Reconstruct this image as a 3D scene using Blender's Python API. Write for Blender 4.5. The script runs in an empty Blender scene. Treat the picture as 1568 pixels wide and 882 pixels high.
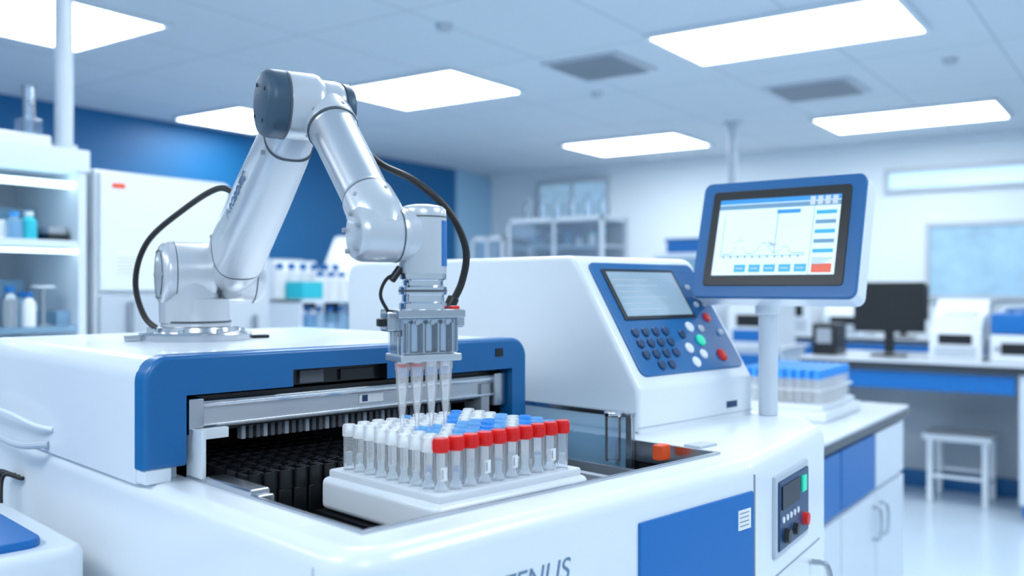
import bpy, bmesh, math, random
from mathutils import Vector, Matrix
random.seed(7)
R=math.radians
scene=bpy.context.scene
COL=scene.collection

# ------------------------------------------------------------ materials
def M(name,col,rough=.4,metal=0.,em=0.,alpha=1.,coat=0.,noise=.04,nscale=12.,trans=0.,emcol=None):
    m=bpy.data.materials.new(name); m.use_nodes=True
    nt=m.node_tree; b=nt.nodes['Principled BSDF']
    c=(col[0],col[1],col[2],1)
    tc=nt.nodes.new('ShaderNodeTexCoord'); n=nt.nodes.new('ShaderNodeTexNoise')
    n.inputs['Scale'].default_value=nscale; n.inputs['Detail'].default_value=3
    nt.links.new(tc.outputs['Object'],n.inputs['Vector'])
    mx=nt.nodes.new('ShaderNodeMix'); mx.data_type='RGBA'
    mx.inputs[6].default_value=c
    mx.inputs[7].default_value=tuple(max(0,v*(1-noise*2)) for v in col)+(1,)
    nt.links.new(n.outputs['Fac'],mx.inputs[0]); nt.links.new(mx.outputs[2],b.inputs['Base Color'])
    b.inputs['Roughness'].default_value=rough; b.inputs['Metallic'].default_value=metal
    b.inputs['Alpha'].default_value=alpha
    b.inputs['Coat Weight'].default_value=coat
    b.inputs['Transmission Weight'].default_value=trans
    if em>0:
        b.inputs['Emission Color'].default_value=tuple(emcol or col)[:3]+(1,)
        b.inputs['Emission Strength'].default_value=em
    return m
def CLEAR(name,tint,milk=.08,edge=.55,milkcol=(.86,.93,1.),rough=.05,glow=0.):
    """clear plastic / glass: see-through in the middle, brighter glossy at grazing edges"""
    m=bpy.data.materials.new(name);m.use_nodes=True;nt=m.node_tree
    for n in list(nt.nodes): nt.nodes.remove(n)
    o=nt.nodes.new('ShaderNodeOutputMaterial');tr=nt.nodes.new('ShaderNodeBsdfTransparent');tr.inputs[0].default_value=tint+(1,)
    gl=nt.nodes.new('ShaderNodeBsdfGlossy');gl.inputs['Roughness'].default_value=rough;gl.inputs['Color'].default_value=(.95,.98,1,1)
    df=nt.nodes.new('ShaderNodeBsdfTranslucent');df.inputs[0].default_value=milkcol+(1,)
    d2=nt.nodes.new('ShaderNodeBsdfDiffuse');d2.inputs[0].default_value=milkcol+(1,)
    md=nt.nodes.new('ShaderNodeMixShader');md.inputs[0].default_value=.5
    nt.links.new(df.outputs[0],md.inputs[1]);nt.links.new(d2.outputs[0],md.inputs[2])
    em=nt.nodes.new('ShaderNodeEmission');em.inputs[0].default_value=milkcol+(1,);em.inputs[1].default_value=glow  # glow: faint emission added so the clear plastic reads brighter
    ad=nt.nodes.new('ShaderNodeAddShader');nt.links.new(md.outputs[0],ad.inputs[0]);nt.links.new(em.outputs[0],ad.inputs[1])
    lw=nt.nodes.new('ShaderNodeLayerWeight');lw.inputs['Blend'].default_value=.35
    pw=nt.nodes.new('ShaderNodeMath');pw.operation='POWER';pw.inputs[1].default_value=1.6
    nt.links.new(lw.outputs['Facing'],pw.inputs[0])
    ma=nt.nodes.new('ShaderNodeMath');ma.operation='MULTIPLY_ADD';ma.inputs[1].default_value=edge;ma.inputs[2].default_value=milk;ma.use_clamp=True
    nt.links.new(pw.outputs[0],ma.inputs[0])
    m1=nt.nodes.new('ShaderNodeMixShader');nt.links.new(ma.outputs[0],m1.inputs[0]);nt.links.new(tr.outputs[0],m1.inputs[1]);nt.links.new(ad.outputs[0],m1.inputs[2])
    fr=nt.nodes.new('ShaderNodeFresnel');fr.inputs[0].default_value=1.45
    m2=nt.nodes.new('ShaderNodeMixShader');nt.links.new(fr.outputs[0],m2.inputs[0]);nt.links.new(m1.outputs[0],m2.inputs[1]);nt.links.new(gl.outputs[0],m2.inputs[2])
    nt.links.new(m2.outputs[0],o.inputs[0]);return m
WHITE=M('white_plastic',(.79,.84,.89),.32,coat=.3,noise=.01)
WHITE2=M('white_enamel',(.72,.79,.86),.4,noise=.02)
BLUE=M('blue_plastic',(.003,.13,.36),.36,coat=.1,noise=.03)
BLUE2=M('blue_panel',(.002,.15,.48),.4,noise=.03)
NAVY=M('navy_button',(.012,.05,.14),.35)
SLATE=M('slate_cap',(.055,.10,.15),.4,metal=.3)
BLACK=M('black_plastic',(.008,.010,.013),.35,noise=.1)
DARK=M('dark_interior',(.010,.012,.016),.5,noise=.2)
RUB=M('black_rubber',(.006,.006,.007),.45)
STEEL=M('brushed_steel',(.58,.61,.65),.24,metal=1,noise=.06,nscale=40)
CHROME=M('chrome',(.78,.81,.85),.12,metal=1)
ALU=M('anodised_aluminium',(.62,.65,.69),.32,metal=.8,noise=.02)
ARM=M('arm_satin_silver',(.62,.65,.69),.30,metal=.40,coat=.35,noise=.015)
ARMD=M('arm_seam',(.08,.10,.12),.5)
RED=M('red_plastic',(.80,.012,.010),.35)
ORANGE=M('orange_plastic',(.9,.10,.02),.4)
GREEN=M('green_plastic',(.02,.65,.38),.4,em=.3)
TEAL=M('teal_plastic',(.03,.55,.65),.4)
CAPB=M('blue_cap',(.05,.34,.88),.35)
CAPB2=M('pale_blue_cap',(.22,.54,.92),.35,alpha=.85)
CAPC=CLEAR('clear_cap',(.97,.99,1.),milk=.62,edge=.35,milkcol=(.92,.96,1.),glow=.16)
TUBE=CLEAR('clear_tube_plastic',(.985,.995,1.),milk=.16,edge=.6,milkcol=(.88,.94,1.),glow=.28)  # self-glow brightens tubes, likewise the clear caps, tips and liquid
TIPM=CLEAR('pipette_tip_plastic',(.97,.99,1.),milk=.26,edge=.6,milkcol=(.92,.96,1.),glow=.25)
LIQB=M('blue_liquid',(.12,.42,.85),.2,alpha=.8)
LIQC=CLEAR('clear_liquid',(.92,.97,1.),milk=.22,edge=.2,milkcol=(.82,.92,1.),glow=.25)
ACRY=CLEAR('acrylic',(.92,.96,1.),milk=.10,edge=.3)
GLASS=CLEAR('clear_glass',(.90,.96,1.),milk=.10,edge=.4)
GLASSB=M('blue_glass',(.35,.62,.85),.06,alpha=.45)
LABEL=M('label_paper',(.86,.88,.90),.7)
GREY=M('grey_plastic',(.33,.37,.42),.45)
DGREY=M('dark_grey_plastic',(.09,.10,.12),.45)
LGREY=M('light_grey_plastic',(.52,.58,.65),.45)
COUNTER=M('counter_white',(.72,.77,.83),.25,noise=.03)
COUNTERD=M('counter_dark_edge',(.03,.04,.055),.3)
SCR=M('screen_white',(.72,.86,.95),.2,em=.45,emcol=(.70,.86,.97))
SCRB=M('screen_blue',(.05,.30,.70),.2,em=.35)
SCRL=M('screen_line',(.20,.38,.54),.3,em=.12)
SCRT=M('screen_teal',(.05,.42,.66),.3,em=.3)
SCRR=M('screen_red',(.80,.12,.06),.3,em=.3)
LCD=M('lcd_grey',(.26,.36,.44),.12,em=.20,emcol=(.45,.62,.75))
GLOW=M('strip_light',(.7,.93,1.),.4,em=3.)
INK=M('print_ink',(.13,.22,.34),.5)
LAMP=M('light_diffuser',(1,1,1),.5,em=11.,emcol=(.91,.965,1.))
POLE=M('painted_pole',(.60,.67,.75),.35)

# ------------------------------------------------------------ mesh builder
def rpoly(pts,rad,seg=6):
    out=[];n=len(pts)
    if not isinstance(rad,(list,tuple)): rad=[rad]*n
    for i in range(n):
        p=Vector(pts[i]);a=Vector(pts[i-1]);c=Vector(pts[(i+1)%n]);r=rad[i]
        if r<=0: out.append(tuple(p));continue
        d1=(a-p).normalized();d2=(c-p).normalized()
        ang=d1.angle(d2); t=r/math.tan(ang/2)
        s=p+d1*t;e=p+d2*t;bis=(d1+d2).normalized();cen=p+bis*(r/math.sin(ang/2))
        a0=math.atan2(s.y-cen.y,s.x-cen.x);a1=math.atan2(e.y-cen.y,e.x-cen.x)
        da=(a1-a0+math.pi)%(2*math.pi)-math.pi
        for k in range(seg+1):
            t_=a0+da*k/seg; out.append((cen.x+r*math.cos(t_),cen.y+r*math.sin(t_)))
    return out

class B:
    def __init__(s): s.bm=bmesh.new(); s.m=[]
    def mi(s,mat):
        if mat not in s.m: s.m.append(mat)
        return s.m.index(mat)
    def merge(s,t,mat,mx=None):
        i=s.mi(mat)
        if mx is not None: bmesh.ops.transform(t,matrix=mx,verts=t.verts)
        for f in t.faces: f.material_index=i
        me=bpy.data.meshes.new('t'); t.to_mesh(me); t.free(); s.bm.from_mesh(me); bpy.data.meshes.remove(me)
    def box(s,x0,x1,y0,y1,z0,z1,mat,bev=0,seg=2,mx=None):
        t=bmesh.new(); bmesh.ops.create_cube(t,size=1)
        for v in t.verts: v.co=Vector(((x0+x1)/2+v.co.x*(x1-x0),(y0+y1)/2+v.co.y*(y1-y0),(z0+z1)/2+v.co.z*(z1-z0)))
        if bev>0: bmesh.ops.bevel(t,geom=list(t.edges),offset=bev,segments=seg,affect='EDGES',profile=.5)
        s.merge(t,mat,mx)
    def prism(s,pts,axis,lo,hi,mat,bev=0,seg=3,mx=None,ends=(1,1)):
        t=bmesh.new()
        def P(p,h):
            return {'z':(p[0],p[1],h),'x':(h,p[0],p[1]),'y':(p[0],h,p[1])}[axis]
        a=[t.verts.new(P(p,lo)) for p in pts]; b=[t.verts.new(P(p,hi)) for p in pts]
        n=len(pts); f0=t.faces.new(a[::-1]); f1=t.faces.new(b)
        for i in range(n): t.faces.new((a[i],a[(i+1)%n],b[(i+1)%n],b[i]))
        bmesh.ops.recalc_face_normals(t,faces=t.faces)
        if bev>0:
            ed=set()
            if ends[0]: ed|=set(f0.edges)
            if ends[1]: ed|=set(f1.edges)
            bmesh.ops.bevel(t,geom=list(ed),offset=bev,segments=seg,affect='EDGES',profile=.5)
        s.merge(t,mat,mx)
    def lathe(s,prof,o,ax,mat,seg=24):
        i=s.mi(mat); q=Vector((0,0,1)).rotation_difference(Vector(ax).normalized()); o=Vector(o)
        rings=[]
        for r,h in prof:
            if r<=1e-7: rings.append([s.bm.verts.new(o+q@Vector((0,0,h)))])
            else: rings.append([s.bm.verts.new(o+q@Vector((r*math.cos(2*math.pi*k/seg),r*math.sin(2*math.pi*k/seg),h))) for k in range(seg)])
        for A,C in zip(rings,rings[1:]):
            for k in range(seg):
                k2=(k+1)%seg
                if len(A)==1 and len(C)==1: break
                if len(A)==1: f=s.bm.faces.new((A[0],C[k2],C[k]))
                elif len(C)==1: f=s.bm.faces.new((A[k],A[k2],C[0]))
                else: f=s.bm.faces.new((A[k],A[k2],C[k2],C[k]))
                f.material_index=i
    def cyl(s,p0,p1,r,mat,r1=None,bev=0,seg=24):
        p0=Vector(p0);p1=Vector(p1);L=(p1-p0).length;r1=r if r1 is None else r1
        if bev>0: pr=[(0,0),(r-bev,0),(r-bev*.3,bev*.3),(r,bev),(r1,L-bev),(r1-bev*.3,L-bev*.3),(r1-bev,L),(0,L)]
        else: pr=[(0,0),(r,0),(r1,L),(0,L)]
        s.lathe(pr,p0,p1-p0,mat,seg)
    def loft(s,rings,mat,seg=36):
        i=s.mi(mat);RR=[]
        for c,u,v,ru,rv,n in rings:
            c=Vector(c);u=Vector(u);v=Vector(v);L=[]
            for k in range(seg):
                t=2*math.pi*k/seg;ct,st=math.cos(t),math.sin(t)
                L.append(s.bm.verts.new(c+u*ru*math.copysign(abs(ct)**(2/n),ct)+v*rv*math.copysign(abs(st)**(2/n),st)))
            RR.append(L)
        for A,C in zip(RR,RR[1:]):
            for k in range(seg):
                f=s.bm.faces.new((A[k],A[(k+1)%seg],C[(k+1)%seg],C[k]));f.material_index=i
        for L in (RR[0][::-1],RR[-1]):
            f=s.bm.faces.new(L);f.material_index=i
    def sweep(s,pts,r,mat,seg=10,sub=8):
        P=[Vector(p) for p in pts];Q=[]
        E=[P[0]*2-P[1]]+P+[P[-1]*2-P[-2]]
        for k in range(1,len(E)-2):
            a,b,c,d=E[k-1:k+3]
            for j in range(sub):
                t=j/sub
                Q.append(.5*((2*b)+(c-a)*t+(2*a-5*b+4*c-d)*t*t+(3*b-a-3*c+d)*t**3))
        Q.append(P[-1]); i=s.mi(mat)
        T=(Q[1]-Q[0]).normalized();U=T.orthogonal().normalized();RR=[]
        for k,q in enumerate(Q):
            T2=(Q[min(k+1,len(Q)-1)]-Q[max(k-1,0)]).normalized()
            U=(T.rotation_difference(T2)@U).normalized();T=T2;V=T.cross(U)
            RR.append([s.bm.verts.new(q+r*(U*math.cos(2*math.pi*m/seg)+V*math.sin(2*math.pi*m/seg))) for m in range(seg)])
        for A,C in zip(RR,RR[1:]):
            for k in range(seg):
                f=s.bm.faces.new((A[k],A[(k+1)%seg],C[(k+1)%seg],C[k]));f.material_index=i
        for L in (RR[0][::-1],RR[-1]):
            f=s.bm.faces.new(L);f.material_index=i
    def obj(s,name,parent=None,loc=(0,0,0),rot=(0,0,0)):
        me=bpy.data.meshes.new(name)
        bmesh.ops.recalc_face_normals(s.bm,faces=s.bm.faces)
        shade(s.bm); s.bm.to_mesh(me); s.bm.free()
        for m in s.m: me.materials.append(m)
        o=bpy.data.objects.new(name,me); COL.objects.link(o)
        o.location=loc;o.rotation_euler=rot
        if parent: o.parent=parent
        w=o.modifiers.new('wn','WEIGHTED_NORMAL'); w.keep_sharp=True
        return o
def shade(bm):
    for f in bm.faces: f.smooth=True
    for e in bm.edges:
        e.smooth = not (len(e.link_faces)==2 and e.calc_face_angle(0)>.62)
def empty(name,loc=(0,0,0),rz=0):
    o=bpy.data.objects.new(name,None); COL.objects.link(o); o.location=loc;o.rotation_euler=(0,0,rz);o.empty_display_size=.1
    return o
def cut(o,boxes,mats):
    """boolean difference with boxes, applied"""
    for m in mats:
        if m.name not in [x.name for x in o.data.materials]: o.data.materials.append(m)
    cs=[]
    for bx,mat in boxes:
        b=B()
        for m in o.data.materials: b.mi(m)
        b.box(*bx,mat); c=b.obj('cutter'); c.modifiers.clear(); cs.append(c)
        md=o.modifiers.new('b','BOOLEAN');md.operation='DIFFERENCE';md.object=c;md.solver='EXACT'
    w=o.modifiers.get('wn')
    if w: o.modifiers.remove(w)
    bpy.context.view_layer.update()
    dg=bpy.context.evaluated_depsgraph_get()
    me=bpy.data.meshes.new_from_object(o.evaluated_get(dg))
    o.modifiers.clear(); o.data=me
    for c in cs: bpy.data.objects.remove(c)
    bm=bmesh.new();bm.from_mesh(me);shade(bm);bm.to_mesh(me);bm.free()
    w=o.modifiers.new('wn','WEIGHTED_NORMAL');w.keep_sharp=True
def text(name,body,size,mat,parent,loc,rot,ext=.0003,shear=0):
    c=bpy.data.curves.new(name,'FONT');c.body=body;c.size=size;c.extrude=ext;c.align_x='CENTER';c.align_y='CENTER';c.shear=shear
    c.materials.append(mat)
    o=bpy.data.objects.new(name,c);COL.objects.link(o);o.parent=parent;o.location=loc;o.rotation_euler=rot
    return o

# ------------------------------------------------------------ room
H=2.8
def tiles(name,c1,c2,mort,bw,rh,ms,rough):
    m=M(name,c1,rough); nt=m.node_tree;b=nt.nodes['Principled BSDF']
    br=nt.nodes.new('ShaderNodeTexBrick');br.offset=0;br.inputs['Scale'].default_value=1
    br.inputs['Brick Width'].default_value=bw;br.inputs['Row Height'].default_value=rh
    br.inputs['Mortar Size'].default_value=ms;br.inputs['Mortar Smooth'].default_value=.3
    br.inputs['Color1'].default_value=c1+(1,);br.inputs['Color2'].default_value=c2+(1,);br.inputs['Mortar'].default_value=mort+(1,)
    tc=nt.nodes.new('ShaderNodeTexCoord');nt.links.new(tc.outputs['Object'],br.inputs['Vector'])
    nt.links.new(br.outputs['Color'],b.inputs['Base Color'])
    return m
CEIL=tiles('ceiling_tiles',(.67,.74,.80),(.645,.72,.785),(.45,.53,.60),1.2,.8,.007,.8)
FLOOR=tiles('floor_vinyl',(.62,.74,.85),(.61,.73,.84),(.55,.67,.78),2.0,2.0,.004,.16)
WALLW=M('wall_paint_white',(.80,.88,.94),.6,noise=.02,nscale=1.5)
WALLB=M('wall_paint_blue',(.002,.14,.35),.5,noise=.06,nscale=1.5)
WALLP=M('wall_paint_pale_blue',(.38,.62,.82),.5,noise=.05,nscale=1.5)
b=B();b.box(-3,9.7,-4,7.2,-.1,0,FLOOR);b.obj('floor')
b=B();b.box(-3,9.7,-4,7.2,H,H+.1,CEIL);b.obj('ceiling')
b=B();b.box(9.5,9.7,-4,7.2,0,H,WALLW);b.obj('wall_back')
b=B();b.box(-3,8.75,7.0,7.2,0,H,WALLB);b.box(8.75,9.5,7.02,7.2,0,H,WALLP);b.obj('wall_left')
b=B();b.box(9.47,9.5,-4,7.0,0,.1,BLUE);b.obj('baseboard_back')
b=B();b.box(-3,9.47,6.97,7.0,0,.1,BLUE);b.obj('baseboard_left')
b=B();b.box(9.44,9.5,-4,7.0,H-.07,H,WALLW);b.obj('trim_1')

def ceiling_light(x0,x1,y0,y1):
    b=B();z=H
    b.box(x0,x1,y0,y1,z-.022,z-.002,LAMP)
    for bx in ((x0-.03,x0,y0-.03,y1+.03),(x1,x1+.03,y0-.03,y1+.03),(x0,x1,y0-.03,y0),(x0,x1,y1,y1+.03)):
        b.box(*bx,z-.028,z,WHITE2)
    return b.obj('ceiling_light')
for q in ((4.72,5.46,1.08,2.38),(4.68,5.48,3.79,4.88),(7.82,8.6,1.06,2.42),(7.78,8.6,3.68,4.88),(4.7,5.5,5.93,6.75),
          (2.0,3.0,4.4,5.28),(1.7,2.5,1.1,2.4),(1.7,2.5,-1.6,-.3),(4.7,5.5,-1.6,-.3),(-1.2,-.4,1.1,2.4),(-1.2,-.4,-1.6,-.3),(-1.2,-.4,3.8,4.9)):  # panels after the first here are unseen, added to light the scene
    ceiling_light(*q)
def vent(cx,cy,w=.55,l=.55):
    b=B();x0,x1,y0,y1=cx-w/2,cx+w/2,cy-l/2,cy+l/2
    b.box(x0,x1,y0,y1,H-.015,H,LGREY,.004)
    n=9
    for k in range(n):
        x=x0+.05+(w-.1)*k/(n-1)
        b.box(x-.012,x+.012,y0+.05,y1-.05,H-.03,H-.012,GREY)
    b.obj('ceiling_vent')
vent(5.2,2.98);vent(6.7,2.05,.55,.62)
for x,y in ((5.9,3.4),(3.9,3.2),(6.3,1.1)):
    b=B();b.lathe([(0,0),(.03,.0),(.045,.02),(.05,.04),(0,.04)],(x,y,H-.04),(0,0,1),LGREY);b.obj('smoke_detector')
# windows on back wall
def window(n,y0,y1,z0,z1,glass,mull=1):
    b=B();x=9.5
    b.box(x-.02,x-.005,y0,y1,z0,z1,glass)
    f=.04
    for bx in ((y0-f,y1+f,z0-f,z0),(y0-f,y1+f,z1,z1+f),(y0-f,y0,z0,z1),(y1,y1+f,z0,z1)):
        b.box(x-.05,x,bx[0],bx[1],bx[2],bx[3],LGREY)
    for k in range(1,mull+1):
        y=y0+(y1-y0)*k/(mull+1);b.box(x-.045,x,y-.015,y+.015,z0,z1,LGREY)
    b.obj('window_%d'%n)
WG=M('window_glass_daylight',(.32,.56,.76),.08,em=.42,emcol=(.45,.70,.92),noise=.35,nscale=5)
WG2=M('window_glass_pale',(.55,.80,.97),.1,em=.6,emcol=(.6,.82,1.),noise=.1,nscale=2)
window(1,.2,1.83,1.30,1.95,WG);window(2,5.34,6.26,1.77,2.62,WG,1);window(3,-.5,2.2,2.33,2.48,WG2,0)

# ------------------------------------------------------------ automated analyser machine
MZ=-10.4
M0=Vector((.8386,.6935,0))
mach=empty('automated_sample_analyzer',M0,R(MZ))
def mw(x,y,z=0):
    c,s_=math.cos(R(MZ)),math.sin(R(MZ)); return Vector((M0.x+x*c-y*s_,M0.y+x*s_+y*c,z))
ZT=1.12
foot=rpoly([(-.21,-.12),(.49,-.12),(.88,-.03),(.99,.06),(.99,1.02),(-.21,1.02)],[.055,.05,.05,.05,.04,.04],8)
b=B();b.prism(foot,'z',.08,ZT,WHITE,.022,5,ends=(0,1));body=b.obj('body')
cut(body,[((-.15,.50,-.055,.93,1.03,1.3),DARK)],[DARK]);body.parent=mach
b=B();b.prism(rpoly([(-.17,-.08),(.49,-.08),(.86,0),(.95,.08),(.95,.98),(-.17,.98)],.04),'z',0,.08,GREY)
b.obj('plinth',mach)
# panels on the front
b=B()
b.box(.218,.484,-.124,-.118,.25,1.078,BLUE2,.003)
b.box(.440,.472,-.1255,-.123,1.028,1.056,LABEL)
for k in range(4): b.box(.443,.466,-.126,-.125,1.033+k*.006,1.0345+k*.006,GREY)
b.box(.4885,.4915,-.1212,-.115,.1,1.1,GREY)
b.box(-.2115,-.205,-.06,-.0585,.1,1.1,LGREY)
b.obj('front_panel',mach)
text('lettering','TENLIS',.036,INK,mach,(.035,-.1203,1.048),(R(90),0,0),shear=.2)
# control panel on slanted right module
ang=math.atan2(.09,.39);mxp=Matrix.Translation((.49,-.12,0))@Matrix.Rotation(ang,4,'Z')
b=B()
b.box(.085,.27,-.006,.004,.955,1.082,LGREY,.004,mx=mxp)
b.box(.095,.26,-.009,-.004,.965,1.072,NAVY,.003,mx=mxp)
b.box(.105,.20,-.011,-.008,1.028,1.064,BLACK,mx=mxp)
b.box(.215,.238,-.012,-.008,1.036,1.062,GREEN,.001,mx=mxp)
PN=mxp.to_3x3()@Vector((0,-1,0))
for k in range(5):
    b.lathe([(.0,0),(.005,0),(.005,.003),(0,.003)],mxp@Vector((.112+k*.02,-.008,1.012)),PN,WHITE,12)
b.lathe([(0,0),(.012,0),(.011,.008),(0,.009)],mxp@Vector((.125,-.009,.985)),PN,BLACK,20)
b.lathe([(0,0),(.010,0),(.009,.007),(0,.008)],mxp@Vector((.175,-.009,.985)),PN,BLACK,20)
b.lathe([(0,0),(.011,0),(.010,.008),(0,.009)],mxp@Vector((.230,-.009,.990)),PN,RED,20)
b.box(.02,.36,-.0015,.004,.925,.927,GREY,mx=mxp)
b.sweep([mxp@Vector(p) for p in ((.30,-.002,.90),(.305,-.03,.89),(.305,-.035,.80),(.305,-.03,.74),(.30,-.002,.73))],.005,STEEL)
b.obj('control_panel',mach)
# cover with blue front
def cov(x0,x1,z0,z1,r): return rpoly([(x0,z0),(x1,z0),(x1,z1),(x0,z1)],[0,0,r,r],8)
b=B();b.prism(cov(-.212,.47,ZT-.002,1.281,.030),'y',.355,1.02,WHITE,.012,3,ends=(0,1));cover=b.obj('cover')
cut(cover,[((-.158,.435,.30,.93,1.0,1.232),DARK)],[DARK]);cover.parent=mach
b=B();b.prism(cov(-.2125,.472,ZT+.018,1.283,.034),'y',.325,.357,BLUE,.007,4,ends=(1,0));blue=b.obj('blue_bezel')
cut(blue,[((-.158,.435,.2,.5,1.0,1.230),BLUE),((0,.165,.2,.345,1.228,1.254),BLACK)],[BLACK]);blue.parent=mach
b=B();b.box(-.2105,-.175,.33,.357,ZT-.001,ZT+.019,WHITE,.003)
b.box(.395,.412,.3235,.33,1.252,1.266,BLACK)
b.box(.02,.06,.34,.356,1.232,1.250,DGREY);b.box(.09,.15,.34,.356,1.232,1.248,BLACK)
b.obj('bezel_foot',mach)
# interior
b=B()
b.box(-.146,.438,.35,.378,1.180,1.218,ALU,.002)          # gantry beam
b.box(-.146,.438,.344,.352,1.209,1.215,CHROME,.001)
b.box(-.146,.438,.344,.352,1.183,1.187,CHROME,.001)
b.box(-.150,-.128,.335,.385,1.175,1.224,STEEL,.003)
b.box(.405,.432,.338,.385,1.165,1.222,STEEL,.003)
b.box(.38,.40,.345,.39,1.13,1.205,GREY,.002)
b.box(-.146,.438,.36,.366,1.218,1.224,BLACK)
for k in range(34):
    x=-.06+k*.0115; b.box(x,x+.006,.362,.375,1.158,1.176,DGREY if k%3 else GREY)
b.box(-.12,.43,.366,.38,1.174,1.180,BLACK)
b.box(.13,.175,.3485,.351,1.193,1.207,LABEL);b.box(.135,.145,.348,.349,1.195,1.205,NAVY)
b.obj('gantry_rail',mach)
b=B()
b.box(-.149,-.143,.30,.345,1.04,1.185,WHITE,.001);b.box(-.149,-.10,.322,.332,1.170,1.184,WHITE,.001)
b.box(-.152,-.125,.17,.285,1.112,1.130,STEEL,.003);b.box(-.150,-.128,.155,.18,1.09,1.125,STEEL,.002)
b.obj('guide_bracket',mach)
b=B()                                                     # black cuvette racks
for i in range(11):
    for j in range(8):
        x=-.118+i*.0225;y=.238+j*.030
        b.box(x,x+.0195,y,y+.026,1.032,1.108,BLACK,.0015,1)
        b.box(x,x+.0195,y,y+.003,1.108,1.132,BLACK);b.box(x,x+.003,y,y+.026,1.108,1.132,DARK);b.box(x+.0165,x+.0195,y,y+.026,1.108,1.132,BLACK)
b.obj('cuvette_rack',mach)
b=B()
b.box(.16,.42,.30,.52,1.032,1.09,BLACK,.002)
for k in range(9): b.box(.17+k*.028,.18+k*.028,.31,.5,1.09,1.115,DARK,.001)
b.obj('reagent_carousel',mach)
b=B()
b.box(-.149,.27,-.053,.0,1.032,1.078,STEEL,.002)
b.box(-.03,.245,.0,.222,1.032,1.078,BLACK,.002)
b.box(.30,.32,-.05,.30,1.035,1.075,BLACK);b.box(.36,.375,-.05,.30,1.035,1.09,GREY,.002);b.box(.43,.44,-.05,.32,1.035,1.09,STEEL,.001)
for k in range(6): b.cyl((.34,.0+k*.045,1.03),(.34,.0+k*.045,1.07),.012,BLACK,bev=.002,seg=16)
b.obj('deck_plate',mach)
b=B()                                                     # steel liner round the opening
t=.006;z0,z1=1.09,1.1235
b.box(-.1515,-.1515+t,-.056,.34,z0,z1,STEEL,.001);b.box(-.151,.501,-.0565,-.0565+t,z0,z1,STEEL,.001)
b.box(.4945,.5005,-.056,.34,z0,z1,STEEL,.001)
b.box(-.151,.46,-.0495,-.036,1.098,1.103,ALU,.001);b.box(-.145,-.127,-.05,.15,1.098,1.103,BLACK,.001)
for x in (-.1,.05,.3,.42): b.cyl((x,-.0485,1.112),(x,-.0475,1.112),.004,CHROME,seg=12)
b.obj('opening_liner',mach)
b=B()
b.box(.486,.493,.10,.345,1.07,1.166,GLASSB,.001);b.box(.483,.496,.10,.345,1.160,1.168,STEEL,.001)
b.box(.484,.494,.10,.112,1.07,1.166,STEEL,.001)
b.obj('side_guard',mach)
b=B();b.cyl((.468,.125,1.09),(.468,.125,1.165),.013,ACRY,bev=.002);b.cyl((.468,.125,1.162),(.468,.125,1.170),.015,CHROME,bev=.002)
b.box(.453,.478,.018,.036,1.105,1.129,ORANGE,.003);b.obj('sensor_post',mach)
# console
sec=rpoly([(.150,ZT-.001),(.150,1.195),(.300,1.430),(1.02,1.430),(1.02,ZT-.001)],[0,.02,.035,.035,0],6)
b=B();b.prism(sec,'x',.566,.935,WHITE,.010,4);b.obj('console',mach)
b=B();b.box(.5675,.9335,.1492,.151,1.128,1.130,LGREY)
b.box(.84,.875,.1485,.151,1.140,1.152,NAVY)
b.box(.515,.562,-.01,.02,ZT-.001,ZT+.004,LGREY);b.obj('console_trim',mach)
# sloping control face: local frame origin at lower edge
th=math.atan2(.235,.150); mxs=Matrix.Translation((0,.150,1.195))@Matrix.Rotation(th,4,'X')
b=B()  # local: x, s (along slope), n
def sl(x0,x1,s0,s1,n0,n1,mat,bev=0): b.box(x0,x1,s0,s1,n0,n1,mat,bev,mx=mxs)
b.prism(rpoly([(.592,.022),(.918,.022),(.918,.262),(.592,.262)],.016,6),'z',-.002,.004,BLUE,.002,2,mx=mxs,ends=(0,1))
sl(.618,.838,.135,.246,.003,.007,BLACK,.0015)
sl(.626,.830,.142,.239,.0065,.0078,LCD)
for k in range(6): sl(.635,.635+random.uniform(.06,.18),.155+k*.013,.157+k*.013,.0077,.0080,LGREY)
nrm=mxs.to_3x3()@Vector((0,0,1))
def btn(x,s,r,mat,h=.005): b.lathe([(0,0),(r,0),(r,h*.6),(r*.8,h),(0,h*1.1)],mxs@Vector((x,s,.0035)),nrm,mat,18)
for i in range(4):
    for j in range(4):
        if (i,j) in ((3,0),(0,0)): continue
        btn(.628+i*.030,.040+j*.023,.0095,NAVY)
for k in range(4): btn(.862+(k%2)*.028,.165+(k//2)*.04,.0065,LGREY)
btn(.875,.135,.010,RED);btn(.765,.040,.011,WHITE);btn(.765,.070,.011,WHITE);btn(.765,.1,.009,NAVY)
btn(.80,.055,.010,WHITE);btn(.815,.085,.012,GREEN);btn(.80,.115,.011,WHITE);btn(.86,.05,.013,RED);btn(.835,.11,.008,LGREY);btn(.895,.1,.007,LGREY)
b.obj('keypad_panel',mach)

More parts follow.
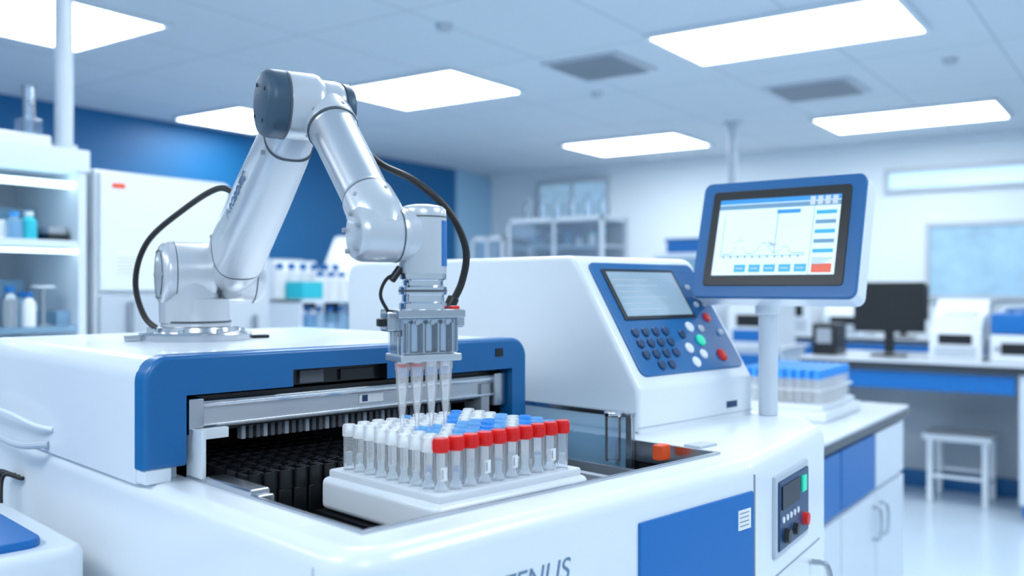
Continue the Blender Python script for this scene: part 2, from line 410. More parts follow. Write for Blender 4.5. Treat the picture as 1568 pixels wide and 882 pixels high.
# ------------------------------------------------------------ tube rack
rack=empty('test_tube_rack',M0+Vector((0,0,0)),R(MZ))
b=B();b.box(-.026,.236,-.026,.216,1.079,1.122,WHITE,.009,4);b.box(-.018,.228,-.018,.208,1.120,1.132,WHITE,.003,2)
b.box(.228,.2362,.02,.06,1.095,1.11,BLACK);b.box(.17,.20,-.0265,-.024,1.096,1.108,BLACK,.001);b.obj('tray',rack)
bt=B();bc=B();NX,NY,S=10,9,.0233
for i in range(NX):
    for j in range(NY):
        x=i*S;y=j*S
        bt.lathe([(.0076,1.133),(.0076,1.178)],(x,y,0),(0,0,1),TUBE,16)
        if j==0:
            bc.lathe([(0,1.178),(.0094,1.178),(.0096,1.180),(.0096,1.192),(.0088,1.1945),(0,1.1945)],(x,y,0),(0,0,1),RED,20)
            for k in range(18):
                t=k*math.pi/9; bc.box(x+.0095*math.cos(t)-.0005,x+.0095*math.cos(t)+.0005,y+.0095*math.sin(t)-.0005,y+.0095*math.sin(t)+.0005,1.180,1.191,RED)
            if i in (0,3,5,8):
                i0=bt.mi(LABEL)
                seg=5;vs=[]
                for k in range(seg+1):
                    t=R(-130+k*14); vs.append([bt.bm.verts.new((x+.0079*math.cos(t),y+.0079*math.sin(t),z)) for z in (1.145,1.161)])
                for a_,c_ in zip(vs,vs[1:]):
                    f=bt.bm.faces.new((a_[0],c_[0],c_[1],a_[1]));f.material_index=i0
                bt.box(x-.0040,x-.0031,y-.0081,y-.0075,1.148,1.158,GREY)
        else:
            blue_=(1<=j<=4 and i>=2 and (i*7+j*3)%5!=0) or (j>4 and i>3 and (i*5+j*3)%4==0)
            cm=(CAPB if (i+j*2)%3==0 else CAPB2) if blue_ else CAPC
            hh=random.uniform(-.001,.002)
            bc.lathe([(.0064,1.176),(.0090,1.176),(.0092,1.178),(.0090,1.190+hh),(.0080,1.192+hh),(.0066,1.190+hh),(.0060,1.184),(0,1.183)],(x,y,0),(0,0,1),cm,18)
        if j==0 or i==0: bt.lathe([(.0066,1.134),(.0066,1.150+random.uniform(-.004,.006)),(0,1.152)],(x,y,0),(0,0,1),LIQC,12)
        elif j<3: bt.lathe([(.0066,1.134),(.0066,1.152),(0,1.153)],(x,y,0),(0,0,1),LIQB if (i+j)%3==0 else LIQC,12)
bt.obj('tubes',rack);bc.obj('caps',rack)

# ------------------------------------------------------------ robot arm
RB=Vector((.993,1.3675,1.281));arm=empty('robot_arm',RB,R(MZ-15))
X=Vector((1,0,0))
def L(a,bb,z): return Vector((bb,-a,z))
b=B()
b.lathe([(0,0),(.092,0),(.093,.002),(.093,.011),(.090,.014),(.066,.015),(.064,.022),(.060,.024),(0,.024)],(0,0,0),(0,0,1),STEEL,48)
for k in range(8):
    t=k*math.pi/4+.3;b.cyl((.079*math.cos(t),.079*math.sin(t),.013),(.079*math.cos(t),.079*math.sin(t),.021),.0055,CHROME,bev=.001,seg=6)
b.box(.095,.125,-.008,.008,0,.006,BLACK,.002)
b.box(-.115,-.085,-.012,.012,.0,.010,STEEL,.002)
b.lathe([(0,.022),(.058,.022),(.056,.035),(.054,.05),(.055,.07),(0,.09)],(0,0,0),(0,0,1),ARM,48)
b.lathe([(.0585,.030),(.0585,.033)],(0,0,0),(0,0,1),ARMD,48)
b.obj('base',arm)
ZS=.112;ZE=.340;AE=.40
b=B()
def hub(bb0,bb1,a,z,r,mat,capin=.004,ring=None):
    Lh=bb1-bb0
    b.lathe([(0,-.0),(r*.62,0),(r*.86,.002),(r*.96,.007),(r,.014),(r,Lh-.014),(r*.96,Lh-.007),(r*.86,Lh-.002),(r*.6,Lh),(0,Lh)],L(a,bb0,z),X,mat,40)
hub(-.062,.030,0,ZS,.056,ARM)
hub(.034,.112,0,ZS,.050,ARM)
b.lathe([(0,0),(.046,0),(.046,.006),(0,.006)],L(0,.029,ZS),X,ARMD,36)
b.lathe([(.0565,0),(.0565,.0015)],L(0,-.040,ZS),X,ARMD,36);b.lathe([(.0505,0),(.0505,.002)],L(0,.093,ZS),X,ARMD,36)
b.lathe([(.040,0),(.0405,.001),(.0415,.001),(.042,0)],L(0,-.0622,ZS),X,ARMD,36)
b.loft([(L(0,-.008,.03),(1,0,0),(0,1,0),.052,.052,2),(L(0,-.010,.06),(1,0,0),(0,1,0),.050,.053,2.2),(L(0,-.012,.10),(1,0,0),(0,1,0),.046,.054,2.4)],ARM)
for k in range(6):
    t=k*math.pi/3; b.cyl(L(.043*math.cos(t),-.0625,ZS+.043*math.sin(t)),L(.043*math.cos(t),-.055,ZS+.043*math.sin(t)),.0035,GREY,seg=10)
b.obj('shoulder',arm)
# upper arm
b=B()
p0=L(0,.052,ZS);p1=L(AE,.066,ZE);ax=(p1-p0).normalized();V=ax.cross(X).normalized();U=V.cross(ax).normalized()
if U.x<0: U=-U;V=-V
LL=(p1-p0).length
def at(t): return p0+(p1-p0)*t
b.loft([(at(t),U,V,ru,rv,n) for t,ru,rv,n in ((-.02,.030,.034,2.2),(.04,.038,.046,2.3),(.12,.042,.054,2.8),(.20,.042,.054,3),(.55,.039,.048,3),(.80,.036,.043,2.8),(.90,.033,.038,2.4),(1.0,.030,.033,2.2))],ARM)
for t,ru,rv in ((.165,.0425,.0547),(.845,.0355,.0420)):
    b.loft([(at(t),U,V,ru,rv,2.8),(at(t+.006),U,V,ru,rv,2.8)],ARMD)
for t in (.17,.84):
    for sgn in (-1,1):
        c=at(t)-U*.036+V*sgn*.028
        b.cyl(c,c-U*.006,.0035,GREY,seg=10)
b.obj('upper_arm',arm)
nn=-U; yy=nn.cross(ax)
tq=Matrix((ax,yy,nn)).transposed()
text('arm_lettering','P-ROBOTIC',.022,INK,arm,at(.52)-U*.0398,tq.to_euler(),.0008)
# elbow
b=B()
hub(.030,.092,AE,ZE,.046,ARM)
hub(.074,.124,AE,ZE,.039,ARM)
b.lathe([(0,-.012),(.034,-.012),(.041,-.010),(.0455,-.004),(.0465,.002),(.0465,.018),(0,.018)],L(AE,.020,ZE),X,SLATE,40)
b.lathe([(.0470,0),(.0470,.003)],L(AE,.038,ZE),X,ARMD,36)
b.lathe([(0,0),(.037,0),(.037,.008),(.034,.013),(.026,.015),(0,.015)],L(AE,.121,ZE),X,SLATE,40)
for k in range(4):
    t=k*math.pi/2+.5;b.cyl(L(AE+.030*math.cos(t),.0070,ZE+.030*math.sin(t)),L(AE+.030*math.cos(t),.014,ZE+.030*math.sin(t)),.0028,BLACK,seg=10)
b.obj('elbow',arm)
# forearm
b=B();AW=.60;ZW=.166
p0=L(AE,.096,ZE);p1=L(AW,.104,ZW);ax=(p1-p0).normalized();V=ax.cross(X).normalized();U=V.cross(ax).normalized();LF=(p1-p0).length
b.lathe([(0,.0),(.034,.0),(.036,.02),(.036,.048),(.0345,.052),(0,.052)],p0,ax,ARM,40)
b.lathe([(0,.05),(.0352,.05),(.0352,.054),(0,.054)],p0,ax,ARMD,40)
b.lathe([(0,.053),(.0335,.053),(.0335,.057),(.0320,.060),(.0305,LF-.060),(.0318,LF-.056),(.0318,LF-.052),(0,LF-.052)],p0,ax,ALU,40)
b.lathe([(0,LF-.053),(.0325,LF-.053),(.0325,LF-.049),(0,LF-.049)],p0,ax,ARMD,40)
b.lathe([(0,LF-.050),(.0330,LF-.050),(.0340,LF-.02),(.033,LF),(.024,LF+.02),(0,LF+.028)],p0,ax,ARM,40)
for k in range(5):
    t=k*1.2566;d_=(U*math.cos(t)+V*math.sin(t));c=p0+ax*(.038)+d_*.0352; b.cyl(c,c+d_*.002,.003,GREY,seg=8)
    c=p0+ax*(LF-.035)+d_*.0325; b.cyl(c,c+d_*.002,.0028,GREY,seg=8)
b.obj('forearm',arm)
# wrist
b=B();BT=.160
hub(.068,.136,AW,ZW-.012,.034,ARM)
b.lathe([(0,0),(.0345,0),(.0345,.002),(0,.002)],L(AW,.122,ZW-.012),X,ARMD,36)
b.loft([(L(AW,.125,ZW-.012),(0,1,0),(0,0,1),.030,.032,2.3),(L(AW,.152,ZW-.010),(0,1,0),(0,0,1),.027,.034,2.5)],ARM)
for k in range(5):
    t=k*1.2566+.4;b.cyl(L(AW+.024*math.cos(t),.064,ZW-.012+.024*math.sin(t)),L(AW+.024*math.cos(t),.071,ZW-.012+.024*math.sin(t)),.003,GREY,seg=8)
b.lathe([(0,.106),(.0285,.106),(.0295,.109),(.0295,.178),(.0285,.186),(.025,.190),(.017,.192),(0,.192)],L(AW,BT,0),(0,0,1),ARM,44)
b.lathe([(.0300,.176),(.0300,.1775)],L(AW,BT,0),(0,0,1),ARMD,44)
b.obj('wrist',arm)
b=B()
mxb=Matrix.Translation(L(AW,BT,0))@Matrix.Rotation(R(-22),4,'Z')
N=8
o=[( .0300*math.cos(t),.0300*math.sin(t)) for t in [R(-40+ k*44/N) for k in range(N+1)]]
i_=[( .0285*math.cos(t),.0285*math.sin(t)) for t in [R(-40+ k*44/N) for k in range(N,-1,-1)]]
b.prism(o+i_,'z',.116,.172,BLUE2,mx=mxb);b.obj('blue_stripe',arm)
# tool flange and pipetting head
b=B();T=L(AW,BT,0)
b.lathe([(0,.062),(.030,.062),(.030,.070),(.0265,.072),(.0265,.080),(.0300,.081),(.0300,.090),(.0255,.092),(.0255,.098),(.0295,.100),(.0295,.107),(0,.107)],T,(0,0,1),CHROME,44)
b.lathe([(.0302,.084),(.0302,.087)],T,(0,0,1),ARMD,44)
b.box(BT-.045,BT+.045,-AW-.030,-AW+.030,.052,.063,STEEL,.002)
b.box(BT-.052,BT-.030,-AW-.012,-AW+.014,.036,.060,STEEL,.003)
b.box(BT-.060,BT-.048,-AW-.006,-AW+.006,.042,.052,BLACK,.002)
b.box(BT-.036,BT+.036,-AW-.018,-AW+.022,.006,.054,CHROME,.003)
b.box(BT-.036,BT+.036,-AW-.0275,-AW-.0185,.010,.052,ACRY,.002)
b.box(BT-.0385,BT-.036,-AW-.020,-AW+.020,.010,.050,ACRY)
for k in range(3): b.cyl((BT-.02+k*.02,-AW-.030,.047),(BT-.02+k*.02,-AW-.026,.047),.003,GREY,seg=10)
b.box(BT-.040,BT+.042,-AW-.026,-AW+.026,-.001,.008,ALU,.002)
b.box(BT+.028,BT+.050,-AW-.018,-AW+.004,.040,.062,STEEL,.003)
b.box(BT+.030,BT+.042,-AW-.020,-AW-.010,.060,.067,RED,.002)
for k in range(4):
    x=BT+(k-1.5)*.0195
    b.cyl((x,-AW-.004,.030),(x,-AW-.004,-.004),.0080,CHROME,bev=.001,seg=20)
    b.cyl((x,-AW-.0235,.046),(x,-AW-.0235,.010),.0035,STEEL,bev=.001,seg=16)
b.obj('pipette_head',arm)
b=B()
for k in range(4):
    x=BT+(k-1.5)*.0195
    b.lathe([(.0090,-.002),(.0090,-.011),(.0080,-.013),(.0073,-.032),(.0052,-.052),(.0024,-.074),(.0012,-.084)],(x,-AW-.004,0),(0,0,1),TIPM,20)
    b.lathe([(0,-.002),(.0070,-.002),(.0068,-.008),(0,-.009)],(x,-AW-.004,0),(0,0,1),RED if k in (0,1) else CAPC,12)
b.obj('pipette_tips',arm)
# cables
b=B()
z0=1.281
b.sweep([L(.14,.040,1.520-z0),L(.08,.02,1.535-z0),L(.0,-.02,1.505-z0),L(-.06,-.07,1.451-z0),L(-.075,-.088,1.383-z0),L(-.06,-.075,1.32-z0),L(-.03,-.048,1.292-z0)],.0052,RUB)
b.sweep([L(.44,.125,1.575-z0),L(.50,.144,1.535-z0),L(.56,.166,1.508-z0),L(.58,.204,1.470-z0),L(.585,.227,1.422-z0),L(.585,.222,1.379-z0),L(.585,.204,1.345-z0)],.0048,RUB)
b.cyl(L(.585,.210,1.358-z0),L(.585,.198,1.335-z0),.0078,BLACK,bev=.002)
b.sweep([L(AW,BT-.03,.108),L(AW,BT-.048,.10),L(AW,BT-.056,.080),L(AW,BT-.045,.058)],.0022,RUB)
b.cyl(L(AW,BT-.030,.114),L(AW,BT-.042,.098),.005,BLACK,bev=.001)
b.obj('cables',arm)

# ------------------------------------------------------------ touchscreen monitor on pole
pp=mw(.938,.118);ts=empty('touchscreen_monitor',(pp.x,pp.y,ZT),0)
hx,hy,hz=1.740-pp.x,.610-pp.y,1.466-ZT
b=B();b.cyl((0,0,0),(0,0,.222),.0185,POLE,bev=.002,seg=32)
b.lathe([(.0188,.196),(.025,.199),(.025,.219),(.0188,.223)],(0,0,0),(0,0,1),WHITE,32)
b.sweep([(0,0,.215),(hx*.25,hy*.25,.245),(hx*.7,hy*.7,.30),(hx,hy,.34)],.015,WHITE,12)
b.obj('pole',ts)
hd=empty('head',(hx,hy,hz));hd.rotation_euler=(R(-17),0,R(-92.8));hd.parent=ts;hd.scale=(.83,1,.955)
W2,H2=.196,.127
b=B()
b.prism(rpoly([(-W2,-H2),(W2,-H2),(W2,H2),(-W2,H2)],.018,8),'y',.004,.060,WHITE,.012,4,ends=(0,1))
b.prism(rpoly([(-W2+.001,-H2+.001),(W2-.001,-H2+.001),(W2-.001,H2-.001),(-W2+.001,H2-.001)],.018,8),'y',-.004,.006,BLUE,.003,2,ends=(1,0))
b.prism(rpoly([(-.166,-.102),(.166,-.102),(.166,.104),(-.166,.104)],.008,4),'y',-.0062,-.003,BLACK,.001,1,ends=(1,0))
b.obj('housing',hd)
b=B()
def sc(x0,x1,z0_,z1_,mat,lay=1): b.box(x0,x1,-.0066-.0002*lay,-.0062,z0_,z1_,mat)
sx,sz0,sz1=.145,-.080,.084
sc(-sx,sx,sz0,sz1,SCR)
sc(-sx,sx,sz1-.010,sz1,SCRB,2);sc(-sx,sx,sz1-.022,sz1-.012,SCRL,2)
for k in range(4): sc(.075+k*.017,.087+k*.017,sz1-.020,sz1-.002,LABEL,3)
sc(.086,.0872,sz0,sz1-.022,SCRL,2)
sc(-.128,.075,-.040,-.0388,SCRL,2);sc(-.1285,-.1273,-.040,.045,SCRL,2);sc(.002,.0035,-.035,.06,SCRL,2);sc(.0,.055,.049,.057,SCRB,2)
for k in range(11): sc(-.122+k*.018,-.118+k*.018,-.044,-.040,SCRL,2)
for k in range(5): sc(-.129,-.125,-.03+k*.016,-.0292+k*.016,SCRL,2)
for k in range(40):
    x=-.125+k*.005;zz=-.036+(.045*math.exp(-((k-8)/2.)**2)+.03*math.exp(-((k-20)/3.)**2)+.02*math.exp(-((k-30)/2.)**2))*.8
    sc(x,x+.005,zz,zz+.0014,SCRL,2)
for k in range(5): sc(.092,.138,.044-k*.020,.052-k*.020,SCRL if k%2 else SCRT,2)
for k in range(4): sc(.092,.138-k*.007,-.048-k*.004,-.0465-k*.004,SCRL,2)
for k in range(5): sc(-.090+k*.036,-.062+k*.036,-.074,-.058,SCRT,2)
sc(.093,.138,-.076,-.058,SCRR,2)
for k in range(5): sc(-.086+k*.036,-.068+k*.036,-.067,-.065,LABEL,3)
b.obj('display',hd)

# ------------------------------------------------------------ side counter with rack
def bench(name,x0,x1,y0,y1,front,zt=.92,doors=4,edge=COUNTERD,white=()):
    b=B()
    b.box(x0,x1,y0,y1,zt-.012,zt,COUNTER,.003);b.box(x0+.002,x1-.002,y0+.002,y1-.002,zt-.04,zt-.012,edge)
    i=.03
    b.box(x0+i,x1-i,y0+i,y1-i,.1,zt-.04,WHITE2,.002);b.box(x0+.07,x1-.07,y0+.07,y1-.07,0,.1,BLUE)
    n=doors
    for k in range(n):
        dm=WHITE2 if k in white else BLUE2
        if front=='-y':
            a=x0+i+(x1-x0-2*i)*k/n+.006;c=x0+i+(x1-x0-2*i)*(k+1)/n-.006;y=y0+i
            b.box(a,c,y-.018,y,.13,.66,WHITE2,.003)
            b.box(a,c,y-.018,y,.675,zt-.055,dm,.003)
            hx_=c-.04 if k%2==0 else a+.04
            b.sweep([(hx_,y-.015,.62),(hx_,y-.045,.61),(hx_,y-.045,.52),(hx_,y-.015,.51)],.006,STEEL,8,3)
        else:
            a=y0+i+(y1-y0-2*i)*k/n+.006;c=y0+i+(y1-y0-2*i)*(k+1)/n-.006;x=x0+i
            b.box(x-.018,x,a,c,.13,.66,WHITE2,.003)
            b.box(x-.018,x,a,c,.675,zt-.055,dm,.003)
            hy_=c-.04 if k%2==0 else a+.04
            b.sweep([(x-.015,hy_,.62),(x-.045,hy_,.61),(x-.045,hy_,.52),(x-.015,hy_,.51)],.006,STEEL,8,3)
    return b.obj(name)
bench('lab_counter',2.07,3.80,.81,1.51,'-y',doors=4,white=(3,))
def tube_box(loc,rz,nx,ny,cap,name='test_tube_rack',s=.030):
    b=B();w=nx*s;d=ny*s
    b.box(-w/2-.03,w/2+.03,-d/2-.03,d/2+.03,0,.035,WHITE,.008)
    b.box(-w/2-.01,w/2+.01,-d/2-.01,d/2+.01,.035,.055,WHITE,.004);b.box(-w/2-.005,w/2+.005,-d/2-.005,d/2+.005,.10,.106,CAPC)
    for i in range(nx):
        for j in range(ny):
            x=-w/2+s*(i+.5);y=-d/2+s*(j+.5)
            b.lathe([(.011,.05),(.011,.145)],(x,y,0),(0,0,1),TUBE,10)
            b.lathe([(0,.140),(.0125,.140),(.0125,.172),(0,.174)],(x,y,0),(0,0,1),cap,12)
    return b.obj(name,loc=loc,rot=(0,0,rz))
tube_box((3.33,1.09,.92),R(0),12,9,CAPB,s=.031)

# ------------------------------------------------------------ far bench with knee space
b=B()
b.box(6.1,6.95,-1.6,1.98,.905,.92,COUNTER,.003);b.box(6.1,6.95,-1.6,1.98,.865,.905,COUNTERD)
b.box(6.12,6.93,-1.55,.70,.1,.865,WHITE2,.003);b.box(6.10,6.12,-1.5,.68,.04,.1,BLUE2);b.box(6.15,6.9,-1.5,.65,0,.1,BLUE)
for k in range(4):
    y0=.68-.55*(k+1);b.box(6.10,6.12,y0+.01,y0+.54,.13,.60,WHITE2,.003);b.box(6.10,6.12,y0+.01,y0+.54,.62,.85,WHITE2 if k else WHITE2,.003)
    b.box(6.085,6.10,y0+.2,y0+.36,.73,.745,STEEL)
b.box(6.12,6.16,.72,1.74,.74,.85,BLUE2,.003);b.box(6.12,6.9,1.86,1.95,0,.865,WHITE2,.003);b.box(6.85,6.9,.70,1.86,.08,.865,LGREY)
b.box(6.83,6.85,.70,1.86,.0,.12,BLUE)
b.obj('lab_bench')
b=B()
for x in (6.42,6.72):
    for y in (.92,1.24): b.box(x-.017,x+.017,y-.017,y+.017,0,.40,WHITE,.003)
b.box(6.38,6.76,.88,1.28,.40,.44,WHITE,.006)
for y in (.92,1.24): b.box(6.42,6.72,y-.01,y+.01,.12,.14,WHITE)
for x in (6.42,6.72): b.box(x-.01,x+.01,.92,1.24,.16,.18,WHITE)
b.obj('stool')
def pc_monitor(x,y,z,rz,w=.42,h=.27):
    b=B();b.box(-.012,.012,-w/2,w/2,.16,.16+h,BLACK,.006);b.box(-.0135,-.012,-w/2+.012,w/2-.012,.175,.15+h,BLACK)
    b.box(.01,.04,-.03,.03,.02,.3,BLACK,.004);b.box(-.09,.10,-.11,.11,0,.014,BLACK,.005);return b.obj('computer_monitor',loc=(x,y,z),rot=(0,0,rz))
pc_monitor(6.46,1.50,.92,R(8),.44,.33)
def instrument(name,x,y,z,w,d,h,rz=0,acc=BLUE2,dark=True,body=WHITE):
    """front faces local -x ; w along y"""
    b=B()
    prof=rpoly([(-d/2,0),(d/2,0),(d/2,h),(-d/2+d*.35,h),(-d/2,h*.62)],[.01,.01,.03,.03,.03],4)
    b.prism([(p[0],p[1]) for p in prof],'y',-w/2,w/2,body,.008,2)
    b.box(-d/2-.004,-d/2+.002,-w*.4,w*.4,h*.08,h*.30,acc,.001)
    if dark: b.box(-d/2-.005,-d/2+.004,-w*.32,w*.32,h*.36,h*.58,BLACK,.002)
    b.box(-d*.05,d*.35,-w*.3,w*.3,h,h+.012,LGREY,.004)
    return b.obj(name,loc=(x,y,z),rot=(0,0,rz))
instrument('label_printer',6.45,1.07,.92,.30,.34,.28,acc=LGREY,dark=True)
b=B()
b.box(-.18,.18,-.17,.17,0,.17,WHITE,.015);b.box(-.178,.178,-.168,.168,.17,.30,BLUE2,.02)
b.lathe([(0,.30),(.12,.30),(.11,.325),(0,.335)],(.02,0,0),(0,0,1),BLUE,28);b.box(-.184,-.178,-.11,.11,.05,.12,BLACK,.002)
b.lathe([(0,0),(.016,0),(.014,.014),(0,.015)],(-.18,.13,.085),(-1,0,0),GREY,16)
b.obj('benchtop_centrifuge',loc=(6.42,.70,.92))
b=B();b.box(6.3,6.55,1.80,1.96,.92,1.13,BLACK,.008);b.box(6.295,6.30,1.83,1.93,1.0,1.1,GREY);b.obj('power_supply_unit')
def bottle(b,x,y,z,r,h,cap,body=GLASS,liq=None):
    b.lathe([(0,0),(r*.95,0),(r,.005),(r,h*.68),(r*.45,h*.82),(r*.42,h*.88),(0,h*.88)],(x,y,z),(0,0,1),body,16)
    b.lathe([(0,h*.84),(r*.55,h*.84),(r*.55,h),(0,h)],(x,y,z),(0,0,1),cap,14)
    if liq: b.lathe([(0,.006),(r*.9,.006),(r*.9,h*.5),(0,h*.5)],(x,y,z),(0,0,1),liq,12)
def bottles(x,y,z,n,dx,dy,cap,body=LABEL,r=.035,h=.16,liq=None):
    b=B()
    for k in range(n): bottle(b,k*dx,k*dy,0,r*random.uniform(.85,1.1),h*random.uniform(.85,1.1),cap,body,liq)
    return b.obj('reagent_bottles',loc=(x,y,z))
bottles(6.78,.95,.92,4,0,.10,CAPB)
# back bench along back wall
bench('back_counter',8.75,9.45,-1.0,6.2,'-x',doors=12,edge=COUNTERD)
xs=9.0
for y,w,h,nm in ((5.8,.5,.55,'gas_chromatograph'),(5.0,.42,.40,'spectrometer'),(4.3,.6,.62,'incubator'),(3.75,.32,.30,'balance'),(3.4,.28,.45,'water_purifier'),(2.95,.42,.5,'incubator'),(2.45,.35,.32,'spectrometer'),(1.45,.42,.35,'shaker'),(.95,.4,.3,'shaker')):
    instrument(nm,xs,y,.92,w,.45,h,acc=random.choice([BLUE2,LGREY,GREY,TEAL]),body=random.choice([WHITE,WHITE2,LGREY]))
pc_monitor(8.95,1.96,.92,0,.44,.32)
bottles(8.90,.1,.92,6,0,.1,CAPB,r=.04,h=.22);bottles(8.86,4.66,.92,1,0,.09,RED,r=.03,h=.18)
# island bench with glass cabinets
b=B();x0,x1,y0,y1=6.9,7.5,2.35,5.4
b.box(x0,x1,y0,y1,.90,.92,COUNTER,.003);b.box(x0+.03,x1-.03,y0+.03,y1-.03,.0,.90,WHITE2,.003)
for k in range(5): b.box(x0+.012,x0+.03,y0+.05+k*.6,y0+.6+k*.6,.14,.62,WHITE2,.003);b.box(x0+.012,x0+.03,y0+.05+k*.6,y0+.6+k*.6,.64,.86,BLUE2,.003)
b.obj('island_bench')
def glass_cabinet(x0,x1,y0,y1,z0,z1,n=3,name='glass_cabinet'):
    b=B();f=.03
    for xx in (x0,x1-f):
        for yy in (y0,y1-f): b.box(xx,xx+f,yy,yy+f,z0,z1,WHITE2)
    b.box(x0,x1,y0,y1,z1-.04,z1,WHITE2,.004);b.box(x0,x1,y0,y1,z0,z0+.03,WHITE2);b.box(x1-.012,x1,y0,y1,z0,z1,LGREY)
    b.box(x0,x0+.03,(y0+y1)/2-.012,(y0+y1)/2+.012,z0,z1,WHITE2)
    for k in range(1,n):
        z=z0+(z1-z0)*k/n;b.box(x0+.01,x1-.012,y0+.01,y1-.01,z,z+.015,WHITE2)
    for k in range(n):
        z=z0+(z1-z0)*k/n+(.03 if k==0 else .016)
        y=y0+.08
        while y<y1-.08:
            hh=random.uniform(.08,.16);bottle(b,(x0+x1)/2-.05,y,z,random.uniform(.025,.04),hh,random.choice([CAPB,WHITE,CAPB,TEAL]),random.choice([LABEL,GLASSB,GLASS]));y+=random.uniform(.09,.14)
    b.box(x0+.002,x0+.008,y0+f,y1-f,z0+.03,z1-.04,GLASS)
    return b.obj(name)
glass_cabinet(6.95,7.40,3.95,4.95,.92,2.0,4);glass_cabinet(6.95,7.40,5.0,5.38,.92,1.85,3)
for k in range(6):
    b=B();b.lathe([(0,0),(.05,0),(.05,.12),(.02,.18),(.02,.22),(0,.22)],(7.15,4.05+k*.16,2.0),(0,0,1),GLASS,14);b.obj('glass_flask')
b=B();b.box(7.0,7.4,2.95,3.5,.92,1.66,WHITE2,.008);b.box(6.99,7.0,2.98,3.47,1.0,1.3,LGREY,.002);b.box(6.99,7.0,2.98,3.47,1.33,1.62,GLASSB,.002);b.obj('laboratory_oven')
b=B();b.box(7.05,7.35,3.03,3.40,1.66,1.76,BLUE2,.006);b.box(7.04,7.36,3.02,3.41,1.75,1.78,BLUE,.004);b.obj('storage_bin')
b=B();b.cyl((7.62,3.05,0),(7.62,3.05,H),.038,POLE,seg=20);b.lathe([(.04,0),(.07,.0),(.07,.03),(.04,.03)],(7.62,3.05,H-.03),(0,0,1),POLE,20);b.obj('support_column')
instrument('microplate_reader',7.15,2.62,.92,.4,.42,.42,acc=BLUE2)
# side bench (left middle)
bench('reagent_bench',2.75,4.6,3.2,3.9,'-y',doors=4)
b=B();b.box(2.95,3.42,3.28,3.50,.92,.95,WHITE2,.003);b.box(2.95,3.42,3.28,3.50,1.13,1.15,GLASSB,.003);b.box(2.95,3.42,3.28,3.50,1.30,1.318,WHITE2,.003)
for x in (2.95,3.41): b.box(x,x+.012,3.28,3.50,.92,1.318,WHITE2)
b.box(2.98,3.11,3.30,3.42,1.318,1.40,TEAL,.004)
for k in range(4): bottle(b,3.155+k*.073,3.37,1.318,.032,.13,BLUE2,LABEL)
for k in range(6): bottle(b,3.0+k*.073,3.37,1.15,.030,.13,BLUE2,GLASSB)
for k in range(6): bottle(b,3.0+k*.073,3.45,.95,.030,.15,BLUE2,LABEL)
for k in range(6): bottle(b,2.98+k*.073,3.46,1.318,.03,.17,BLUE2,LABEL)
b.obj('reagent_shelf')
instrument('chemistry_analyzer',3.72,3.58,.92,.42,.42,.74,R(0),acc=LGREY)
instrument('chemistry_analyzer',4.22,3.58,.92,.42,.40,.60,R(0),acc=BLUE2)
b=B();b.box(3.6,4.0,4.75,5.25,0,1.82,WHITE2,.01);b.box(3.585,3.60,4.77,5.23,.1,1.78,WHITE,.005);b.box(3.62,3.98,4.73,4.75,.1,1.78,WHITE,.005);b.box(3.85,3.87,4.70,4.73,.9,1.2,STEEL);b.obj('laboratory_refrigerator')
# left wall bench
bench('storage_bench',3.2,8.6,6.3,6.95,'-y',doors=9)
for x,w,h in ((4.2,.5,.6),(5.0,.4,.45),(5.8,.5,.7),(6.7,.5,.5),(7.5,.5,.8)):
    instrument('bench_incubator',x,6.6,.92,w,.5,h,R(90))
# ------------------------------------------------------------ left shelving unit & tall cabinet
b=B();x0,x1,y0,y1=.75,1.83,3.15,3.60
for x in (x0,x1-.03,1.27): b.box(x,x+.03,y0,y1,0,1.80,WHITE2,.002)
b.box(x0,x1,y1-.015,y1,0,1.80,LGREY)
for z in (.1,.5,.9,1.215,1.515): b.box(x0,x1,y0+.005,y1,z,z+.022,GLASSB if z==1.215 else WHITE2,.002)
b.box(x0-.01,x1+.01,y0-.01,y1,1.78,1.86,WHITE2,.006)
b.box(x0+.03,x1-.03,y0+.02,y0+.06,1.725,1.745,GLOW);b.box(x0+.03,x1-.03,y0+.005,y0+.03,1.492,1.505,GLOW)
b.box(1.50,1.58,3.2,3.3,1.537,1.60,LABEL,.003);b.box(1.66,1.70,3.24,3.4,1.537,1.60,CAPB,.003)
b.box(1.715,1.79,3.19,3.38,1.537,1.560,BLACK,.004);b.box(1.72,1.785,3.20,3.37,1.560,1.585,GREY,.003)
bottle(b,1.645,3.19,1.537,.026,.095,WHITE,TEAL);bottle(b,1.59,3.18,1.537,.026,.09,CAPB,GLASSB);b.box(1.3,1.48,3.2,3.4,1.537,1.63,GLASSB,.004)
b.box(1.52,1.79,3.42,3.56,1.537,1.66,GLASSB,.004);b.box(1.55,1.76,3.44,3.55,1.237,1.40,GLASSB,.004)
bottle(b,1.585,3.20,1.237,.028,.14,BLUE2,STEEL);bottle(b,1.64,3.18,1.237,.022,.12,BLUE2,LABEL);bottle(b,1.665,3.28,1.237,.022,.12,BLUE2,GLASSB)
b.cyl((1.71,3.22,1.237),(1.71,3.22,1.37),.010,STEEL);b.cyl((1.71,3.22,1.37),(1.71,3.22,1.378),.040,WHITE,bev=.002)
b.cyl((1.71,3.22,1.237),(1.71,3.22,1.245),.03,STEEL);b.box(1.75,1.795,3.2,3.35,1.237,1.29,GLASSB,.002)
b.obj('storage_shelf')
b=B();b.box(1.45,1.72,3.18,3.42,1.86,1.90,WHITE,.006);b.lathe([(0,0),(.03,0),(.03,.012),(.020,.014),(.020,.17),(.0225,.175),(.018,.175),(.018,.016),(0,.016)],(1.675,3.25,1.90),(0,0,1),GLASS,20);b.box(1.64,1.71,3.22,3.28,1.90,1.96,GLASS,.004);b.obj('graduated_cylinder')
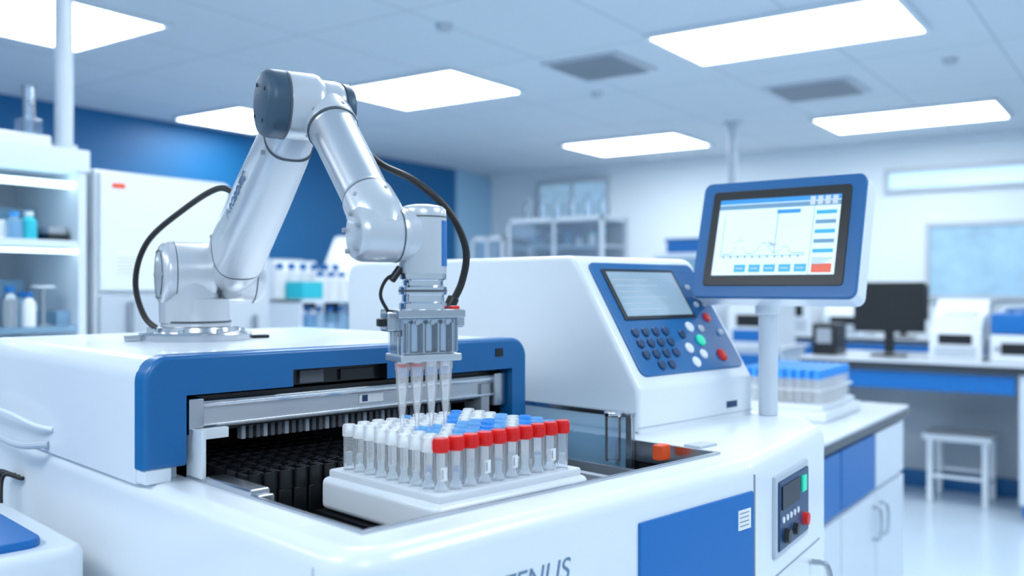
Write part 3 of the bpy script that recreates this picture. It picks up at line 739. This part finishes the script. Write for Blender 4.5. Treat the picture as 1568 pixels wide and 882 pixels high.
b=B();b.cyl((1.785,3.22,1.86),(1.785,3.22,H),.031,POLE,seg=24);b.lathe([(.031,0),(.045,0),(.045,.02),(.031,.02)],(1.785,3.22,1.86),(0,0,1),POLE,24);b.obj('ceiling_service_pole')
b=B();b.box(1.86,2.44,3.15,3.70,0,1.80,WHITE,.012);b.box(1.87,2.43,3.128,3.15,1.36,1.79,WHITE,.006);b.box(1.87,2.43,3.128,3.15,.1,1.345,LGREY,.006)
b.box(1.915,1.965,3.125,3.129,1.735,1.752,ORANGE);b.box(1.92,2.03,3.125,3.129,1.42,1.50,LABEL);b.box(1.97,1.985,3.10,3.128,1.12,1.32,STEEL)
for k in range(5): b.box(1.93,2.02,3.1245,3.126,1.43+k*.013,1.434+k*.013,LGREY)
b.obj('tall_cabinet')

# ------------------------------------------------------------ near left bench-top unit on table
tb=mw(-.40,.62)
b=B();b.box(-.30,.155,-.24,.35,.70,.73,COUNTER,.004)
for x in (-.27,.125):
    for y in (-.21,.32): b.box(x-.02,x+.02,y-.02,y+.02,0,.70,LGREY)
b.obj('side_table',loc=(tb.x,tb.y,0),rot=(0,0,R(MZ)))
b=B();b.prism(rpoly([(-.25,-.20),(.155,-.20),(.155,.16),(-.25,.16)],.03,5),'z',.731,1.035,WHITE,.014,4,ends=(0,1))
b.prism(rpoly([(-.22,-.17),(.11,-.17),(.11,.14),(-.22,.14)],.025,5),'z',1.034,1.046,BLUE2,.004,2,ends=(0,1))
b.box(-.22,.11,-.204,-.198,.975,1.0,BLUE,.003);b.box(-.2,.05,-.204,-.198,.80,.90,BLACK,.004)
b.obj('benchtop_mixer',loc=(tb.x,tb.y,0),rot=(0,0,R(MZ)))
b=B()
b.sweep([mw(-.212,.66,1.155),mw(-.228,.70,1.160),mw(-.24,.80,1.172),mw(-.25,1.0,1.18)],.0035,WHITE)
b.sweep([mw(-.212,.68,1.13),mw(-.24,.72,1.128),mw(-.25,.80,1.135),mw(-.25,.95,1.15)],.006,LGREY)
for k in range(3): b.sweep([mw(-.213,.80+k*.02,1.06),mw(-.235,.83+k*.02,1.06),mw(-.245,.80+k*.03,.98),mw(-.235,.86,.90),mw(-.24,.80,.734)],.0035,RUB)
b.obj('cable_bundle')

# ------------------------------------------------------------ camera & world
cam=bpy.data.cameras.new('camera');co=bpy.data.objects.new('camera',cam);COL.objects.link(co)
co.location=(0,0,1.37);co.rotation_euler=(R(90),0,R(35.2-90));cam.lens=32.6;cam.sensor_width=36
cam.dof.use_dof=True;cam.dof.focus_distance=1.3;cam.dof.aperture_fstop=2.8;cam.clip_start=.02
scene.camera=co
w=bpy.data.worlds.new('world');scene.world=w;w.use_nodes=True
w.node_tree.nodes['Background'].inputs[0].default_value=(.58,.79,1.,1);w.node_tree.nodes['Background'].inputs[1].default_value=.72
scene.view_settings.view_transform='Standard'
